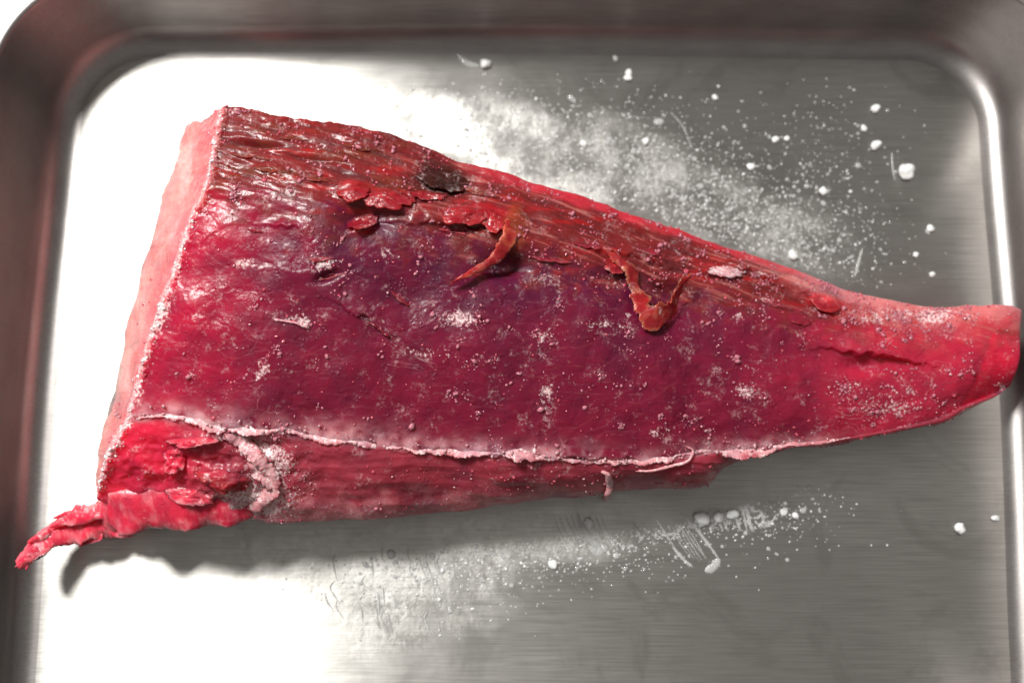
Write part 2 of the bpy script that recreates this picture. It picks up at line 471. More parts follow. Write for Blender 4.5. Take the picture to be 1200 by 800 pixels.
# gentle doming of the top
dome = np.sin(np.clip(f0, 0, 1) * math.pi) * (i0 == 2)
G[..., 2] += dome[None] * 0.0018
flap = np.sin(f0 * math.pi) * (i0 == 3); G[..., 2] += flap[None] * .002
def smooth_ax(A, axis, it, wrap):
    for _ in range(it):
        if wrap: A = (np.roll(A, 1, axis) + 2 * A + np.roll(A, -1, axis)) / 4
        else:
            B = A.copy(); sl = [slice(None)] * A.ndim
            a = [*sl]; b = [*sl]; c = [*sl]; a[axis] = slice(0, -2); b[axis] = slice(1, -1); c[axis] = slice(2, None)
            B[tuple(b)] = (A[tuple(a)] + 2 * A[tuple(b)] + A[tuple(c)]) / 4; A = B
    return A
G = smooth_ax(G, 1, 10, True)
G = smooth_ax(G, 0, 14, False)
nS, nT = G.shape[:2]
TAU = np.broadcast_to(taus[None], (nS, nT))
SI = np.broadcast_to(np.arange(nS)[:, None], (nS, nT))
EL = sst(1 + nE + 4, 1 + nE - 8, SI.astype(float))      # 1 on the left cut face
ER = sst(1 + nE + NS - 2, 1 + nE + NS + 8, SI.astype(float))
def normals(G):
    du = np.gradient(G, axis=0); dv = np.roll(G, -1, 1) - np.roll(G, 1, 1)
    n = np.cross(dv, du); l = np.linalg.norm(n, axis=-1, keepdims=True); n = n / np.maximum(l, 1e-12)
    return n
Nn = normals(G)
if Nn[nS // 2, int(sum(cnt[:2]) + 60), 2] < 0: Nn = -Nn
PX, PY = proj(G)
top = ((TAU > 1) & (TAU < 4.1)).astype(float)
mm = 0.001
disp = np.zeros((nS, nT))
# overall lumps
disp += fbm(G * 70, 3) * 1.3 * mm
disp += fbm(G * 150 + 5, 3) * .14 * mm
disp += fbm(G * 900 + 9, 3) * .07 * mm
# fibres of the brown back band, run along the block
band = sst(1.0, 1.12, TAU) * sst(2.25, 1.95, TAU) * sst(1080, 960, PX)
ang = math.radians(-15)
xr = G[..., 0] * math.cos(ang) - G[..., 1] * math.sin(ang) * -1; yr = G[..., 0] * -math.sin(ang) * -1 + G[..., 1] * math.cos(ang)
along = G[..., 0] * .95 - G[..., 1] * .3; across = G[..., 0] * .3 + G[..., 1] * .95
fp = np.stack([along * 110, across * 300, G[..., 2] * 300], -1)
rid = 1 - np.abs(fbm(fp, 4)) * 2.2
disp += band * (rid - .6) * .22 * mm + band * fbm(np.stack([along * 60, across * 260, G[..., 2] * 100], -1) + 9, 3) * 1.0 * mm
rough_edge = sst(1.35, 1.0, TAU) * sst(.8, 1., TAU)
disp += rough_edge * fbm(G * 330, 4) * .8 * mm * (.15 + .85 * sst(560, 440, PX))
# chipped plates on the frozen cut face
wx = PX / 62. + perlin(np.stack([PX / 40, PY / 40, PX * 0], -1)) * .5; wy = PY / 46. + perlin(np.stack([PX / 40, PY / 40, PX * 0 + 7], -1)) * .5
f1, f2, cid = worley(wx, wy, 3)
face = sst(2.05, 2.2, TAU) * sst(2.99, 2.9, TAU)
disp += face * (cid - .5) * .22 * mm * sst(0, .12, f2 - f1)
ridn = np.abs(fbm(np.stack([PX / 95 + PY / 200, PY / 55 - PX / 190, PX * 0 + 3], -1), 4))
disp += face * -.08 * mm * sst(.05, 0, ridn)
# hollows and steps at their places
def hol(cx, cy, rx, ry, a, d): 
    global disp
    disp -= gau(PX, PY, cx, cy, rx, ry, a) * d * mm * top
hol(598, 312, 26, 15, -10, 3.2); hol(790, 350, 45, 34, 10, 2.6); hol(425, 256, 22, 13, 0, 2.2)
hol(520, 214, 30, 14, 5, 2.4); hol(480, 232, 26, 9, 0, 1.4); hol(560, 262, 34, 9, 0, 1.5)
hol(298, 168, 34, 3.2, 6, 1.8); hol(360, 185, 40, 3, 8, 1.0); hol(385, 324, 16, 5, -20, 1.3)
hol(470, 335, 45, 28, 0, 1.0); hol(262, 540, 40, 12, 5, 1.0); hol(300, 520, 40, 9, 5, 1.6); hol(205, 540, 14, 20, 0, 1.5)
hol(660, 330, 90, 28, -5, .8)
for _a in ((414,220,17,9,-10,1.4),(455,234,22,11,15,1.7),(478,236,16,7,10,1.0),(425,266,14,4,-25,1.0),(545,250,26,9,-4,1.6),(575,258,16,11,30,1.4),(600,262,14,18,10,1.3),(975,357,14,7,20,1.0),(862,316,22,8,8,.7),(240,515,24,8,-5,1.0),(205,540,10,18,10,1.2),(262,562,20,12,0,1.2)):
    hol(*_a[:5], -_a[5] * 1.0)
# ledge lines (hard steps)
def step(cx, cy, rx, ry, a, d, w=1.5):
    global disp
    c, s = math.cos(math.radians(a)), math.sin(math.radians(a))
    dx, dy = PX - cx, PY - cy
    u = dx * c + dy * s; v = -dx * s + dy * c + 5 * perlin(np.stack([PX / 22, PY / 60, PX * 0 + cx], -1)) + 3 * perlin(np.stack([PX / 9, PY / 30, PX * 0 + cx], -1))
    disp += top * d * mm * sst(-w, w, -v) * np.exp(-(u / rx) ** 2) * np.exp(-(np.maximum(-v, 0) / ry) ** 2)
step(1026, 418, 48, 34, 8, 2.6, 1.2); hol(1008, 427, 20, 8, 6, 1.6); step(500, 262, 60, 10, 0, .6)
step(430, 375, 45, 14, 30, .8); step(530, 265, 30, 10, 15, .7); step(735, 300, 60, 14, 12, .9); step(900, 330, 70, 12, 20, .8)
step(330, 268, 22, 6, 8, .6); step(640, 535, 180, 8, 2, .8)
# folded messy tissue lower left
mess = gau(PX, PY, 245, 552, 105, 46, 4) * sst(2.9, 3.05, TAU)
disp += mess * (fbm(np.stack([PX / 26, PY / 20, PX * 0], -1), 3) * 1.6 + (1 - np.abs(fbm(np.stack([PX / 30, PY / 22, PX * 0 + 4], -1), 3)) * 3) * .8) * mm
lower = sst(3.03, 3.15, TAU) * sst(4.0, 3.8, TAU)
disp += lower * (1 - np.abs(fbm(np.stack([PX / 130, PY / 22, PX * 0 + 8], -1), 3)) * 2.4) * .3 * mm
# cut faces are flatter, with a ragged upper lip
disp += EL * (fbm(G * 90 + 31, 3) * 1.5 - np.abs(fbm(np.stack([G[..., 0] * 200, G[..., 1] * 60, G[..., 2] * 120], -1) + 3, 3)) * 1.0) * mm
disp *= (1 - .3 * EL) * (1 - .5 * ER)
under = ((TAU > 4.9) | (TAU < .05)); disp[under] = 0
lip = np.exp(-((SI - (1 + nE)) / 5.) ** 2) * sst(1., 1.1, TAU) * sst(4.1, 3.9, TAU)
disp += lip * (np.abs(fbm(G * 800 + 3, 3)) * 1.6) * mm
endfade = np.ones(nS); endfade[0] = endfade[-1] = 0
G2 = G + Nn * (disp * endfade[:, None])[..., None]
G2[..., 2] = np.maximum(G2[..., 2], 0.00015)
# ---- colour of the tissue, with some glow and shade painted in
nz = lambda sx, sy, o: fbm(np.stack([PX / sx, PY / sy, PX * 0 + o], -1), 4)
def C(*c): return np.array(c, float)
tone = np.zeros((nS, nT, 3)) + C(.215, .008, .034)
def over(c, m): 
    global tone
    tone = tone + (C(*c) - tone) * np.clip(m, 0, 1)[..., None]
n1 = nz(70, 60, 1); n2 = nz(150, 110, 2); n3 = nz(22, 18, 3)
over((.115, .008, .036), np.clip(gau(PX, PY, 600, 330, 260, 80, 8) + gau(PX, PY, 390, 262, 110, 45, 0) * .9, 0, 1) * (.85 + n1 * 1.2))
over((.085, .012, .050), gau(PX, PY, 790, 325, 55, 22, 5) * .7)
over((.60, .014, .058), sst(380, 190, PX + (PY - 300) * .35 + n1 * 70) * .75 * sst(1.9, 2.1, TAU))  # brighter red at left paints light coming through the tissue
over((.56, .022, .060), sst(840, 1110, PX + n1 * 100) * .85)
over((.86, .014, .060), ER)  # vivid red paints a translucent glow on the unlit right end
over((.66, .03, .06), gau(PX, PY, 1030, 398, 42, 16, 6) * .7)
lo = sst(3.0, 3.08, TAU)
over((.40, .045, .068), lo * .85)
over((.78, .26, .28), lo * sst(3.5, 4.0, TAU + n3 * .4) * .7)
over((.80, .020, .065), lo * sst(280, 170, PX + n1 * 30) * .9)
over((.74, .34, .36), np.exp(-((TAU - 3.0 - .05 * n1) / .055) ** 2) * np.clip(.5 + 1.6 * n3, 0, 1) * sst(1040, 900, PX))
bnd = sst(2.22, 1.95, TAU + n3 * .3) 
over((.22, .020, .018), bnd * (.9) * sst(1120, 900, PX))
over((.17, .040, .014), bnd * sst(.05, .3, nz(60, 16, 6)) * .45 * sst(700, 450, PX))
over((.42, .012, .014), bnd * sst(.1, .35, nz(80, 12, 9)) * .7)
# red rim of the back edge and pale skin line at the tail
strk = fbm(np.stack([along * 60, across * 900, G[..., 2] * 500], -1) + 21, 4)
over((.10, .016, .018), bnd * np.clip(strk * 2.2, 0, .6) * sst(1080, 900, PX))
over((.50, .16, .14), bnd * np.clip(-strk * 3.2 - .55, 0, .8) * sst(420, 560, PX))
over((.58, .035, .055), sst(1.26, 1.12, TAU + n3 * .10) * sst(500, 620, PX) * .85)
over((.82, .34, .34), sst(1.8, 1.1, TAU + n3 * .7) * sst(840, 1060, PX) * .8)
over((.66, .10, .10), sst(2.3, 1.6, TAU + n3 * .6) * sst(950, 1090, PX) * .5)
# left cut face: salmon, paler towards the foot
over((.88, .36, .33), EL * .95)
over((.70, .16, .16), EL * np.clip(nz(26, 90, 33) * 2.2, 0, .6))
over((.95, .60, .54), EL * np.clip(nz(20, 120, 35) * 2.4, 0, .7))
over((.86, .16, .18), EL * sst(1 + nE - 80, 1 + nE - 10, SI + n1 * 60) * .8)
over((.62, .02, .02), gau(PX, PY, 975, 358, 18, 9, 20) * 0.6)
wz = n3 * 9
for _a in ((414,222,20,9,-10),(452,234,24,11,15),(425,266,15,5,-25),(548,250,30,9,-4),(580,256,18,11,30),(725,306,16,7,20)):
    over((.40, .010, .016), np.clip(gau(PX + wz, PY + wz, *_a) * 1.5 - .2, 0, .85))
over((.06, .012, .009), np.clip(gau(PX + wz * .6, PY + wz * .6, 520, 206, 34, 19, 12) * 2.2 - .5, 0, .92))  # dark brown tone paints the shade inside a hollow
over((.34, .06, .02), np.clip(gau(PX + wz, PY + wz, 602, 268, 12, 24, 10) * 1.4 - .2, 0, .6))
over((.60, .015, .03), np.clip(gau(PX + wz, PY, 972, 357, 20, 9, 20) * 1.4 - .2, 0, .7))
q_ = PX * .35 + PY * .94 + 26 * n2 + 10 * n1
mus = np.abs(((q_ / 27.) % 1) - .5) * 2
over((.34, .05, .075), sst(.90, 1.0, mus) * sst(-.1, .35, nz(60, 40, 44)) * .45 * sst(2.1, 2.3, TAU) * (1 - lo))
frost = np.zeros((nS, nT))
frost += np.exp(-((SI - (1 + nE - 8)) / (6. + 12 * sst(230, 380, PY))) ** 2) * 1.1 * sst(1.0, 1.05, TAU) * sst(4, 3.7, TAU) * (.8 + .6 * n3)
frost += gau(PX, PY, 300, 585, 46, 24, 0) * 1.25 + gau(PX, PY, 315, 535, 34, 20, 20) * 1.0 + gau(PX, PY, 270, 512, 30, 8, 5) * .8
for cx, cy, rx, ry, w in ((538,374,24,12,1.0),(640,462,11,20,.8),(375,308,28,13,.6),(287,308,12,8,.9),(350,375,17,9,.8),(450,300,15,12,.6),(498,412,30,9,.6),(705,380,28,10,.6),(640,395,22,14,.6),(875,457,16,9,.7),(310,432,12,12,.6),(1040,475,70,18,.5),(1080,370,80,14,.7),(868,372,8,9,.6),(560,425,40,10,.45),(720,330,20,20,.4),(860,320,30,8,.6),(800,500,80,12,.3),(240,370,40,20,.35),(600,560,160,20,.3),(460,600,120,8,.35)):
    frost += gau(PX, PY, cx, cy, rx, ry) * w
frost += sst(.25, .6, nz(40, 26, 14)) * .5
frost = np.clip(frost, 0, 1.2)
tone = np.clip(tone, .003, 1)
V = G2.reshape(-1, 3)
flesh = mesh_obj("flesh", V, grid_faces(nS, nT, True), M_flesh, block, True, {"tone": tone.reshape(-1, 3), "frost": frost.ravel()})
# make sure faces point outward
me = flesh.data
pmid = me.polygons[(1 + nE + NS // 2) * nT + sum(cnt[:2]) + 80]
if pmid.normal.z < 0: me.flip_normals()

# height raster of the block surface
qx, qy = proj(G2); RZ = np.full((400, 600), -1.0)
vis = (TAU < 4.6)
ii = np.clip((qy[vis] / 2).astype(int), 0, 399); jj = np.clip((qx[vis] / 2).astype(int), 0, 599)
np.maximum.at(RZ, (ii, jj), G2[..., 2][vis])
for _ in range(2):
    for sh, ax in ((1, 0), (-1, 0), (1, 1), (-1, 1)):
        r = np.roll(RZ, sh, ax); RZ = np.where(RZ < 0, r, RZ)
TR = np.zeros((400, 600, 3)); np.add.at(TR, (ii, jj), tone[vis]); _cn = np.zeros((400, 600)); np.add.at(_cn, (ii, jj), 1)
TR = TR / np.maximum(_cn, 1)[..., None]; TR[_cn == 0] = (.3, .02, .03)
def tat(P):
    x, y = proj(P)
    return TR[np.clip((y / 2).astype(int), 0, 399), np.clip((x / 2).astype(int), 0, 599)]
COLS = {}
def zat(px, py):
    z = RZ[int(min(max(py / 2, 0), 399)), int(min(max(px / 2, 0), 599))]
    return max(z, 0.0)

# ------------------------------------------------------------------ ribbons and shreds
TC = {"membrane": ((.74, .36, .38), (.50, .10, .12), .55), "orange": ((.36, .016, .020), (.66, .17, .09), .20), "red": ((.30, .008, .018), (.50, .05, .05), .18),
      "pink": ((.72, .032, .075), (.90, .28, .30), .16), "hollow_shade": ((.045, .009, .007), (.09, .018, .012), .06), "dark": ((.24, .014, .030), (.42, .07, .08), .15),
      "brown": ((.17, .030, .016), (.28, .04, .03), 0.)}
def ribbon(name, pts, mat, parent=block, n=90, m=18, th=.0008, rag=.35, seed=0, on=True, label=None, round_=False, lumps=.25):
    """pts: (px, py, height mm above surface (or absolute if on=False), half width mm, roll degrees)"""
    P = []; 
    for p in pts:
        z = (zat(p[0], p[1]) if on else 0) + p[2] * mm
        P.append(W(p[0], p[1], z))
    P = catmull(np.array(P), n); hw = catmull(np.array([[p[3]] for p in pts]), n)[:, 0] * mm
    rl = np.radians(catmull(np.array([[p[4] if len(p) > 4 else 0] for p in pts]), n)[:, 0])
    T = np.gradient(P, axis=0); T /= np.linalg.norm(T, axis=1)[:, None]
    up = np.array([0, 0, 1.]); S = np.cross(T, up); S /= np.linalg.norm(S, axis=1)[:, None] + 1e-9
    U = np.cross(S, T)
    S2 = S * np.cos(rl)[:, None] + U * np.sin(rl)[:, None]; U2 = -S * np.sin(rl)[:, None] + U * np.cos(rl)[:, None]
    a = np.linspace(0, 2 * math.pi, m, endpoint=False)
    end = np.minimum(1, np.minimum(np.arange(n), np.arange(n)[::-1]) / (n * .08)) ** .5; end = np.maximum(end, .02)
    sgn = np.cos(a)[None] >= 0
    t = np.arange(n)
    arc = np.concatenate([[0], np.cumsum(np.linalg.norm(np.diff(P, axis=0), axis=1))])
    ra = 1 + rag * fbm(np.stack([arc * 190 + seed, t * 0 + 1., t * 0.], -1), 5, .65) * 2.2
    rb = 1 + rag * fbm(np.stack([arc * 190 + seed, t * 0 + 9., t * 0.], -1), 5, .65) * 2.2
    wd = hw[:, None] * np.where(sgn, ra[:, None], rb[:, None]) * end[:, None]
    if n >= 900: wd = wd * np.clip(.85 + 1.5 * fbm(np.stack([arc * 70, t * 0, t * 0.], -1) + 77, 3), .1, 2)[:, None]; P = P + np.array([0, 0, 1.]) * (fbm(np.stack([arc * 110, t * 0, t * 0.], -1) + 5, 3) * .0005)[:, None]
    thk = (np.full(n, th) if not round_ else hw) * end
    V = P[:, None] + S2[:, None] * (wd * np.cos(a)[None])[..., None] + U2[:, None] * (thk[:, None] * np.sin(a)[None])[..., None]
    curl = (np.cos(a) ** 2)[None] * fbm(np.stack([arc * 120 + seed, t * 0 + 3., t * 0.], -1), 2)[:, None] * hw[:, None] * .8
    V = V + U2[:, None] * curl[..., None]
    nn = fbm(V * 330 + seed, 5, .6)
    V = V + U2[:, None] * (nn * np.sign(np.sin(a))[None] * lumps * 2 * th)[..., None] + (fbm(V * 1400 + seed, 2) * .10 * mm * end[:, None])[..., None] * S2[:, None]
    c0, c1, fw = TC[mat]; ed = np.abs(np.cos(a))[None] ** 4
    nzz = np.clip(.5 + 1.6 * fbm(V * 420 + seed + 3, 4), 0, 1)
    k = np.clip(ed * .8 + (nzz - .5) * .9, 0, 1)[..., None]
    tn = C(*c0) * (1 - k) + C(*c1) * k
    if on:
        bl = np.clip((1 - end) * 1.2, 0, 1)[:, None, None]
        if mat == "membrane": bl = np.clip(bl + np.clip(-.2 + 2.2 * fbm(V * 200 + 40, 4), 0, .8)[..., None] + ed[..., None] * .35, 0, 1)
        tn = tn * (1 - bl) + tat(V) * bl
    tn = np.concatenate([tn[:1], tn, tn[-1:]]); fz = np.clip(fw + (nzz - .5) * .5, 0, 1); fz = np.concatenate([fz[:1], fz, fz[-1:]])
    caps = np.concatenate([V[:1].mean(1, keepdims=True).repeat(m, 1), V, V[-1:].mean(1, keepdims=True).repeat(m, 1)])
    o = mesh_obj(name, caps.reshape(-1, 3), grid_faces(n + 2, m, True)[:, ::-1], M_shred if mat == "pink" else M_thin, parent, True, {"tone": tn.reshape(-1, 3), "frost": fz.ravel()})
    if label: o["label"] = label
    return o

# membrane along the ridge
def membrane():
    pts = []
    src = [(140,498),(165,491),(195,488),(230,493),(262,503),(300,507),(335,505),(360,511),(385,516),(410,519),(440,521),(470,526),(500,529),(540,531),(575,533),(605,533),(640,537),(680,540),(715,542),(745,540),(775,539),(800,534),(825,530),(850,531),(885,530),(920,524),(960,520),(1000,513)]
    wid = [.6,.75,.8,.8,.9,1.2,1.1,.9,1.0,1.0,.9,1.0,.8,.9,.8,1.0,.9,.9,.9,1.0,1.1,1.2,1.2,1.0,.8,.8,.7,.3]
    for (x, y), w in zip(src, wid): pts.append((x, y - 1.5, -.16, w * 1.05, 22))
    o = ribbon("membrane", pts, "membrane", n=900, m=20, th=.00032, rag=1.1, seed=3, lumps=.5)
    o["label"] = "pale frosted membrane line along the lower edge"
membrane()
ribbon("torn_shred", [(305,592,-1.6,3.0,25),(262,594,-.6,4.2,25),(220,594,-.1,5.0,25),(180,594,.2,5.0,22),(140,600,.3,4.6,15),(112,606,1.2,3.6,10)], "pink", n=160, m=30, th=.0013, rag=.10, seed=21, lumps=.2)
ribbon("tail_shred", [(215,596,11,3.6,20),(175,600,10,4.0,18),(140,606,9,4.4,10),(105,613,8,3.8,0),(75,622,8,3.4,-8),(48,638,9,2.5,-20),(30,655,11,1.9,-25),(22,666,12.5,.8,-25)], "pink", n=220, m=28, th=.0011, rag=.3, seed=5, on=False, lumps=.5,
       label="ragged bright pink shred trailing to the tray edge")
for _k, _p in enumerate(([(60,622,9.4,1.2),(44,630,10,.8),(32,636,10.5,.3)], [(44,640,10,1.2),(34,652,11,.7),(31,668,11.5,.2)], [(92,606,9.5,1.2),(78,603,9.5,.7),(62,607,9,.2)], [(36,650,11,1.0),(26,660,12,.6),(17,664,12.5,.15)], [(120,624,8,1.2),(104,634,7.5,.6),(92,640,7,.2)])):
    ribbon("frayed_end", _p, "pink", n=50, m=12, th=.0004, rag=.6, seed=90 + _k, on=False, lumps=.8)
ribbon("tail_shred", [(190,592,13,.9),(150,600,12,1.1),(112,605,11,1.0),(85,609,10,1.3),(58,618,10,.5)], "pink", n=120, m=14, th=.0008, rag=.5, seed=8, on=False, lumps=.8)
# V shaped curled strip
ribbon("curled_strip", [(712,296,.2,.8,0),(724,304,.7,1.1,15),(738,314,1.3,1.6,35),(744,332,2.0,1.9,35),(748,350,2.5,2.1,20),(758,366,3.0,2.2,-5),(772,371,3.2,2.2,-25),(786,360,3.3,2.0,-50),(795,342,3.6,1.5,-55),(803,328,3.8,1.1,-45),(812,320,3.8,.4,-30)], "orange", n=260, m=28, th=.00016, rag=.8, seed=31, lumps=1.0,
       label="curled orange red strip of torn tissue")
ribbon("orange_strip", [(596,255,-.4,1.4,30),(596,274,.4,1.7,30),(590,290,1.1,1.5,25),(580,303,1.7,1.2,15),(565,312,1.9,.9,5),(548,321,1.9,.6,0),(527,333,1.7,.15,0)], "orange", n=120, m=18, th=.0004, rag=.5, seed=41, lumps=.6,
       label="pointed orange strip of tissue")
# folds in the torn lower left corner
ribbon("membrane_fold", [(262,508,.3,.8),(285,520,.6,1.6),(302,538,.7,1.5),(318,556,.6,1.8),(312,580,.5,2.0),(290,596,.4,1.8)], "membrane", n=120, th=.0005, rag=.7, seed=64, lumps=1.)
# flat torn flakes: an irregular sheet attached on one side and lifted on the other
def flake(name, cx, cy, rx, ry, ang, lift, mat, th=.5, seed=0, rag=.35, label=None, base=.15, cup=.3):
    nr, na = 14, 48
    a = np.linspace(0, 2 * math.pi, na, endpoint=False); c, s_ = math.cos(math.radians(ang)), math.sin(math.radians(ang))
    rr = 1 + rag * fbm(np.stack([np.cos(a) * 1.4 + seed, np.sin(a) * 1.4, a * 0 + seed * 1.7], -1), 5, .7) * 2.0
    V = []
    for side in (1, -1):
        for q in (np.linspace(0, 1, nr) if side == 1 else np.linspace(1, 0, nr)):
            u = np.cos(a) * rr * q * rx; v = np.sin(a) * rr * q * ry
            X = cx + u * c - v * s_; Y = cy + u * s_ + v * c
            z0 = np.array([zat(x, y) for x, y in zip(X, Y)])
            zc = zat(cx, cy); z0 = z0 * .8 + zc * .2
            w = np.clip(v / ry * .5 + .5, 0, 1)         # 0 attached edge, 1 free edge (towards +v)
            wr = fbm(np.stack([X / 9 + seed, Y / 9, X * 0], -1), 3)
            z = z0 + (base + (lift + cup * q) * w * (.3 + .7 * q) + wr * .4 * w) * mm + side * th * .5 * mm * math.sqrt(max(0, 1 - q * q)) - (1 - w) ** 1.5 * 2.4 * mm * q
            V.append(W(X, Y, z))
    V = np.concatenate(V)
    V = V + (fbm(V * 1100 + seed, 3) * .12 * mm)[:, None] * np.array([0, 0, 1.])
    c0, c1, fw = TC[mat]; qq = np.concatenate([np.linspace(0, 1, nr), np.linspace(1, 0, nr)]).repeat(na); ww = np.clip((np.tile(np.sin(a), 2 * nr) * qq) * .5 + .5, 0, 1)
    nzz = np.clip(.5 + 1.6 * fbm(V * 380 + seed, 4), 0, 1)
    k = np.clip(qq ** 4 * ww * .9 + (nzz - .5) * .8, 0, 1)[:, None]; tn = C(*c0) * (1 - k) + C(*c1) * k
    bl = sst(.70, .25, ww + (nzz - .5) * .3)[:, None] * (mat != 'hollow_shade'); tn = tn * (1 - bl) + tat(V) * bl
    o = mesh_obj(name, V, grid_faces(2 * nr, na, True), M_shred if mat in ("pink", "red") else M_thin, block, True, {"tone": tn, "frost": np.clip(fw + (nzz - .5) * .5, 0, 1)})
    if label: o["label"] = label
    return o
flake("tissue_flake", 414, 224, 20, 11, -8, .9, "red", 1.2, 1)
flake("tissue_flake", 446, 232, 26, 13, 12, 1.0, "red", 1.3, 2)
flake("tissue_flake", 470, 228, 20, 11, 10, .6, "red", 1.0, 9)
flake("tissue_flake", 424, 257, 20, 11, -12, 1.6, "red", .6, 3)
flake("tissue_flake", 545, 252, 28, 13, -3, 1.1, "red", 1.4, 4)
flake("tissue_flake", 578, 256, 22, 15, 30, 1.0, "red", 1.2, 5)
flake("tissue_flake", 500, 226, 24, 8, 6, .5, "red", .7, 6)
flake("tissue_flake", 722, 312, 15, 9, 10, .7, "red", .8, 7)
flake("tissue_flake", 968, 352, 20, 13, 24, .9, "red", 1.3, 8, .12, "smooth bright red lobe standing up near the tail end")
flake("membrane_flake", 850, 315, 26, 9, 8, .5, "membrane", .3, 12, .5)
flake("membrane_flake", 308, 545, 30, 17, 60, .6, "membrane", .4, 13, .5)
flake("membrane_flake", 272, 512, 22, 7, 5, .5, "membrane", .4, 15, .5)
flake("tissue_flake", 228, 516, 30, 9, -5, 1.2, "pink", 1.2, 16)
flake("tissue_flake", 205, 535, 14, 22, 10, 1.0, "pink", 1.4, 17)
flake("tissue_flake", 262, 560, 30, 18, 10, .9, "red", 1.4, 18)
flake("tissue_flake", 225, 580, 30, 14, 10, .9, "pink", 1.2, 19)
flake("hollow_shade_flake", 520, 209, 30, 16, 12, .8, "hollow_shade", 1.6, 20, .3, "dark brown patch painting the shade of a hollow beside the back edge", .3, 0)  # dark sheet standing in for the shade of the hollow
for k, (x, y, rx, ry, a) in enumerate(((300,268,14,4,10),(385,322,20,6,-15),(470,345,16,7,40),(530,268,22,5,10),(448,385,24,5,35),(640,300,26,6,10),(375,300,14,6,0),(690,284,22,6,14),(760,292,20,5,14),(905,352,26,6,20),(940,372,14,8,10),(320,196,22,6,5),(300,182,26,5,8),(370,206,22,6,10),(345,160,22,5,8),(420,170,26,5,12),(560,222,30,5,14))):
    flake("flesh_flake", x, y, rx, ry, a, .35, "dark" if y > 250 else "brown", .35, 30 + k, .45, None, -.05, .1)
# threads
ribbon("white_thread", [(704,552,.3,.35),(712,556,.8,.6),(714,568,1.0,.75),(712,580,1.0,.7),(706,585,.8,.4)], "membrane", n=60, th=.0006, rag=.4, seed=71, label="short white thread hanging from the lower edge")
ribbon("white_thread", [(744,552,.3,.2),(765,551,.6,.3),(790,545,.6,.32),(806,540,.6,.3),(812,528,.5,.25),(802,522,.3,.2)], "membrane", n=90, th=.0003, rag=.3, seed=72)
ribbon("white_thread", [(320,374,.1,.35),(338,377,.2,.25),(352,380,.2,.35),(362,383,.2,.7)], "membrane", n=40, th=.0003, rag=.5, seed=74)
# shade of the hollow is painted above

# ------------------------------------------------------------------ ice and frost grains
def ico(sub):
    bm = bmesh.new(); bmesh.ops.create_icosphere(bm, subdivisions=sub, radius=1.0)
    v = np.array([x.co[:] for x in bm.verts]); f = np.array([[q.index for q in p.verts] for p in bm.faces]); bm.free()
    return v, f
ICO1, ICO2 = ico(1), ico(2)
def scatter(name, spots, mat, parent, base=ICO1, jag=.35, flat=.6, smooth=True):
    """spots: array of x, y, z, radius"""
    v, f = base; spots = np.asarray(spots); n = len(spots)
    A = rng.uniform(0, 2 * math.pi, n); ca, sa = np.cos(A), np.sin(A)
    sx = rng.uniform(.7, 1.35, n); sy = rng.uniform(.7, 1.35, n); sz = rng.uniform(.75, 1.1, n) * flat
    vv = v[None] * (1 + rng.uniform(-jag, jag, (n, len(v), 1)))
    x = vv[..., 0] * sx[:, None]; y = vv[..., 1] * sy[:, None]; z = vv[..., 2] * sz[:, None]
    X = x * ca[:, None] - y * sa[:, None]; Y = x * sa[:, None] + y * ca[:, None]
    V = np.stack([X, Y, z], -1) * spots[:, 3][:, None, None] + spots[:, None, :3]
    F = (f[None] + (np.arange(n) * len(v))[:, None, None]).reshape(-1, 3)
    o = mesh_obj(name, V.reshape(-1, 3), F, mat, parent, smooth)
    o["kind"] = "stuff"
    return o
# candidate surface vertices
cand = np.argwhere((TAU > 1.0) & (TAU < 4.0) & (SI > 40) & (SI < nS - 8))
def pick(n, dens):
    c = cand[rng.integers(0, len(cand), n * 14)]
    d = dens[c[:, 0], c[:, 1]]
    c = c[rng.random(len(c)) < d / dens.max()][:n]
    return c
clump = sst(.0, .5, nz(30, 30, 21)) + .12
dens_b = (1 - ER) * (clump * (.5 + bnd * 1.6) + frost * .8) * (1 - .8 * EL)
c = pick(1300, dens_b); r = np.exp(rng.normal(math.log(.00017), .32, len(c)))
sp = np.c_[G2[c[:, 0], c[:, 1]] + Nn[c[:, 0], c[:, 1]] * (r * .25)[:, None], r]
scatter("melt_bead", sp, M_beads, block, ICO2, .16, .35)
M_crystal = mat_ice("ice_crystals", (.74, .26, .33), .35, .04)
sp = []
cc = pick(300, np.clip(clump * .5 + frost * 1.0 + bnd * .5 + .1, 0, 2) * (1 - EL) * (1 - ER) * sst(1165, 1120, PX) * (1 - .6 * sst(3., 3.1, TAU)))
for a_, b_ in cc:
    k = int(rng.integers(2, 15)); rad = rng.uniform(2, 11)
    for _ in range(k):
        i_ = int(np.clip(a_ + rng.normal() * rad * .6, 60, nS - 10)); j_ = int(np.clip(b_ + rng.normal() * rad * .6, 40, sum(cnt[:4]) - 5))
        rr = math.exp(rng.normal(math.log(.00018), .45)); sp.append([*(G2[i_, j_] + Nn[i_, j_] * rr * .3), rr])
scatter("ice_crystal", sp, M_crystal, block, ICO1, .4, .5, False)
dens_f = frost ** 2 * 1.6 + .006 + (clump ** 3) * .05 + np.exp(-((SI - (1 + nE - 3)) / 6.) ** 2) * 1.2
c = pick(3600, dens_f); r = np.exp(rng.normal(math.log(.00015), .35, len(c)))
sp = np.c_[G2[c[:, 0], c[:, 1]] + Nn[c[:, 0], c[:, 1]] * (r * .3)[:, None], r]
scatter("frost_grain", sp, M_frost, block, ICO1, .4, .8, False)
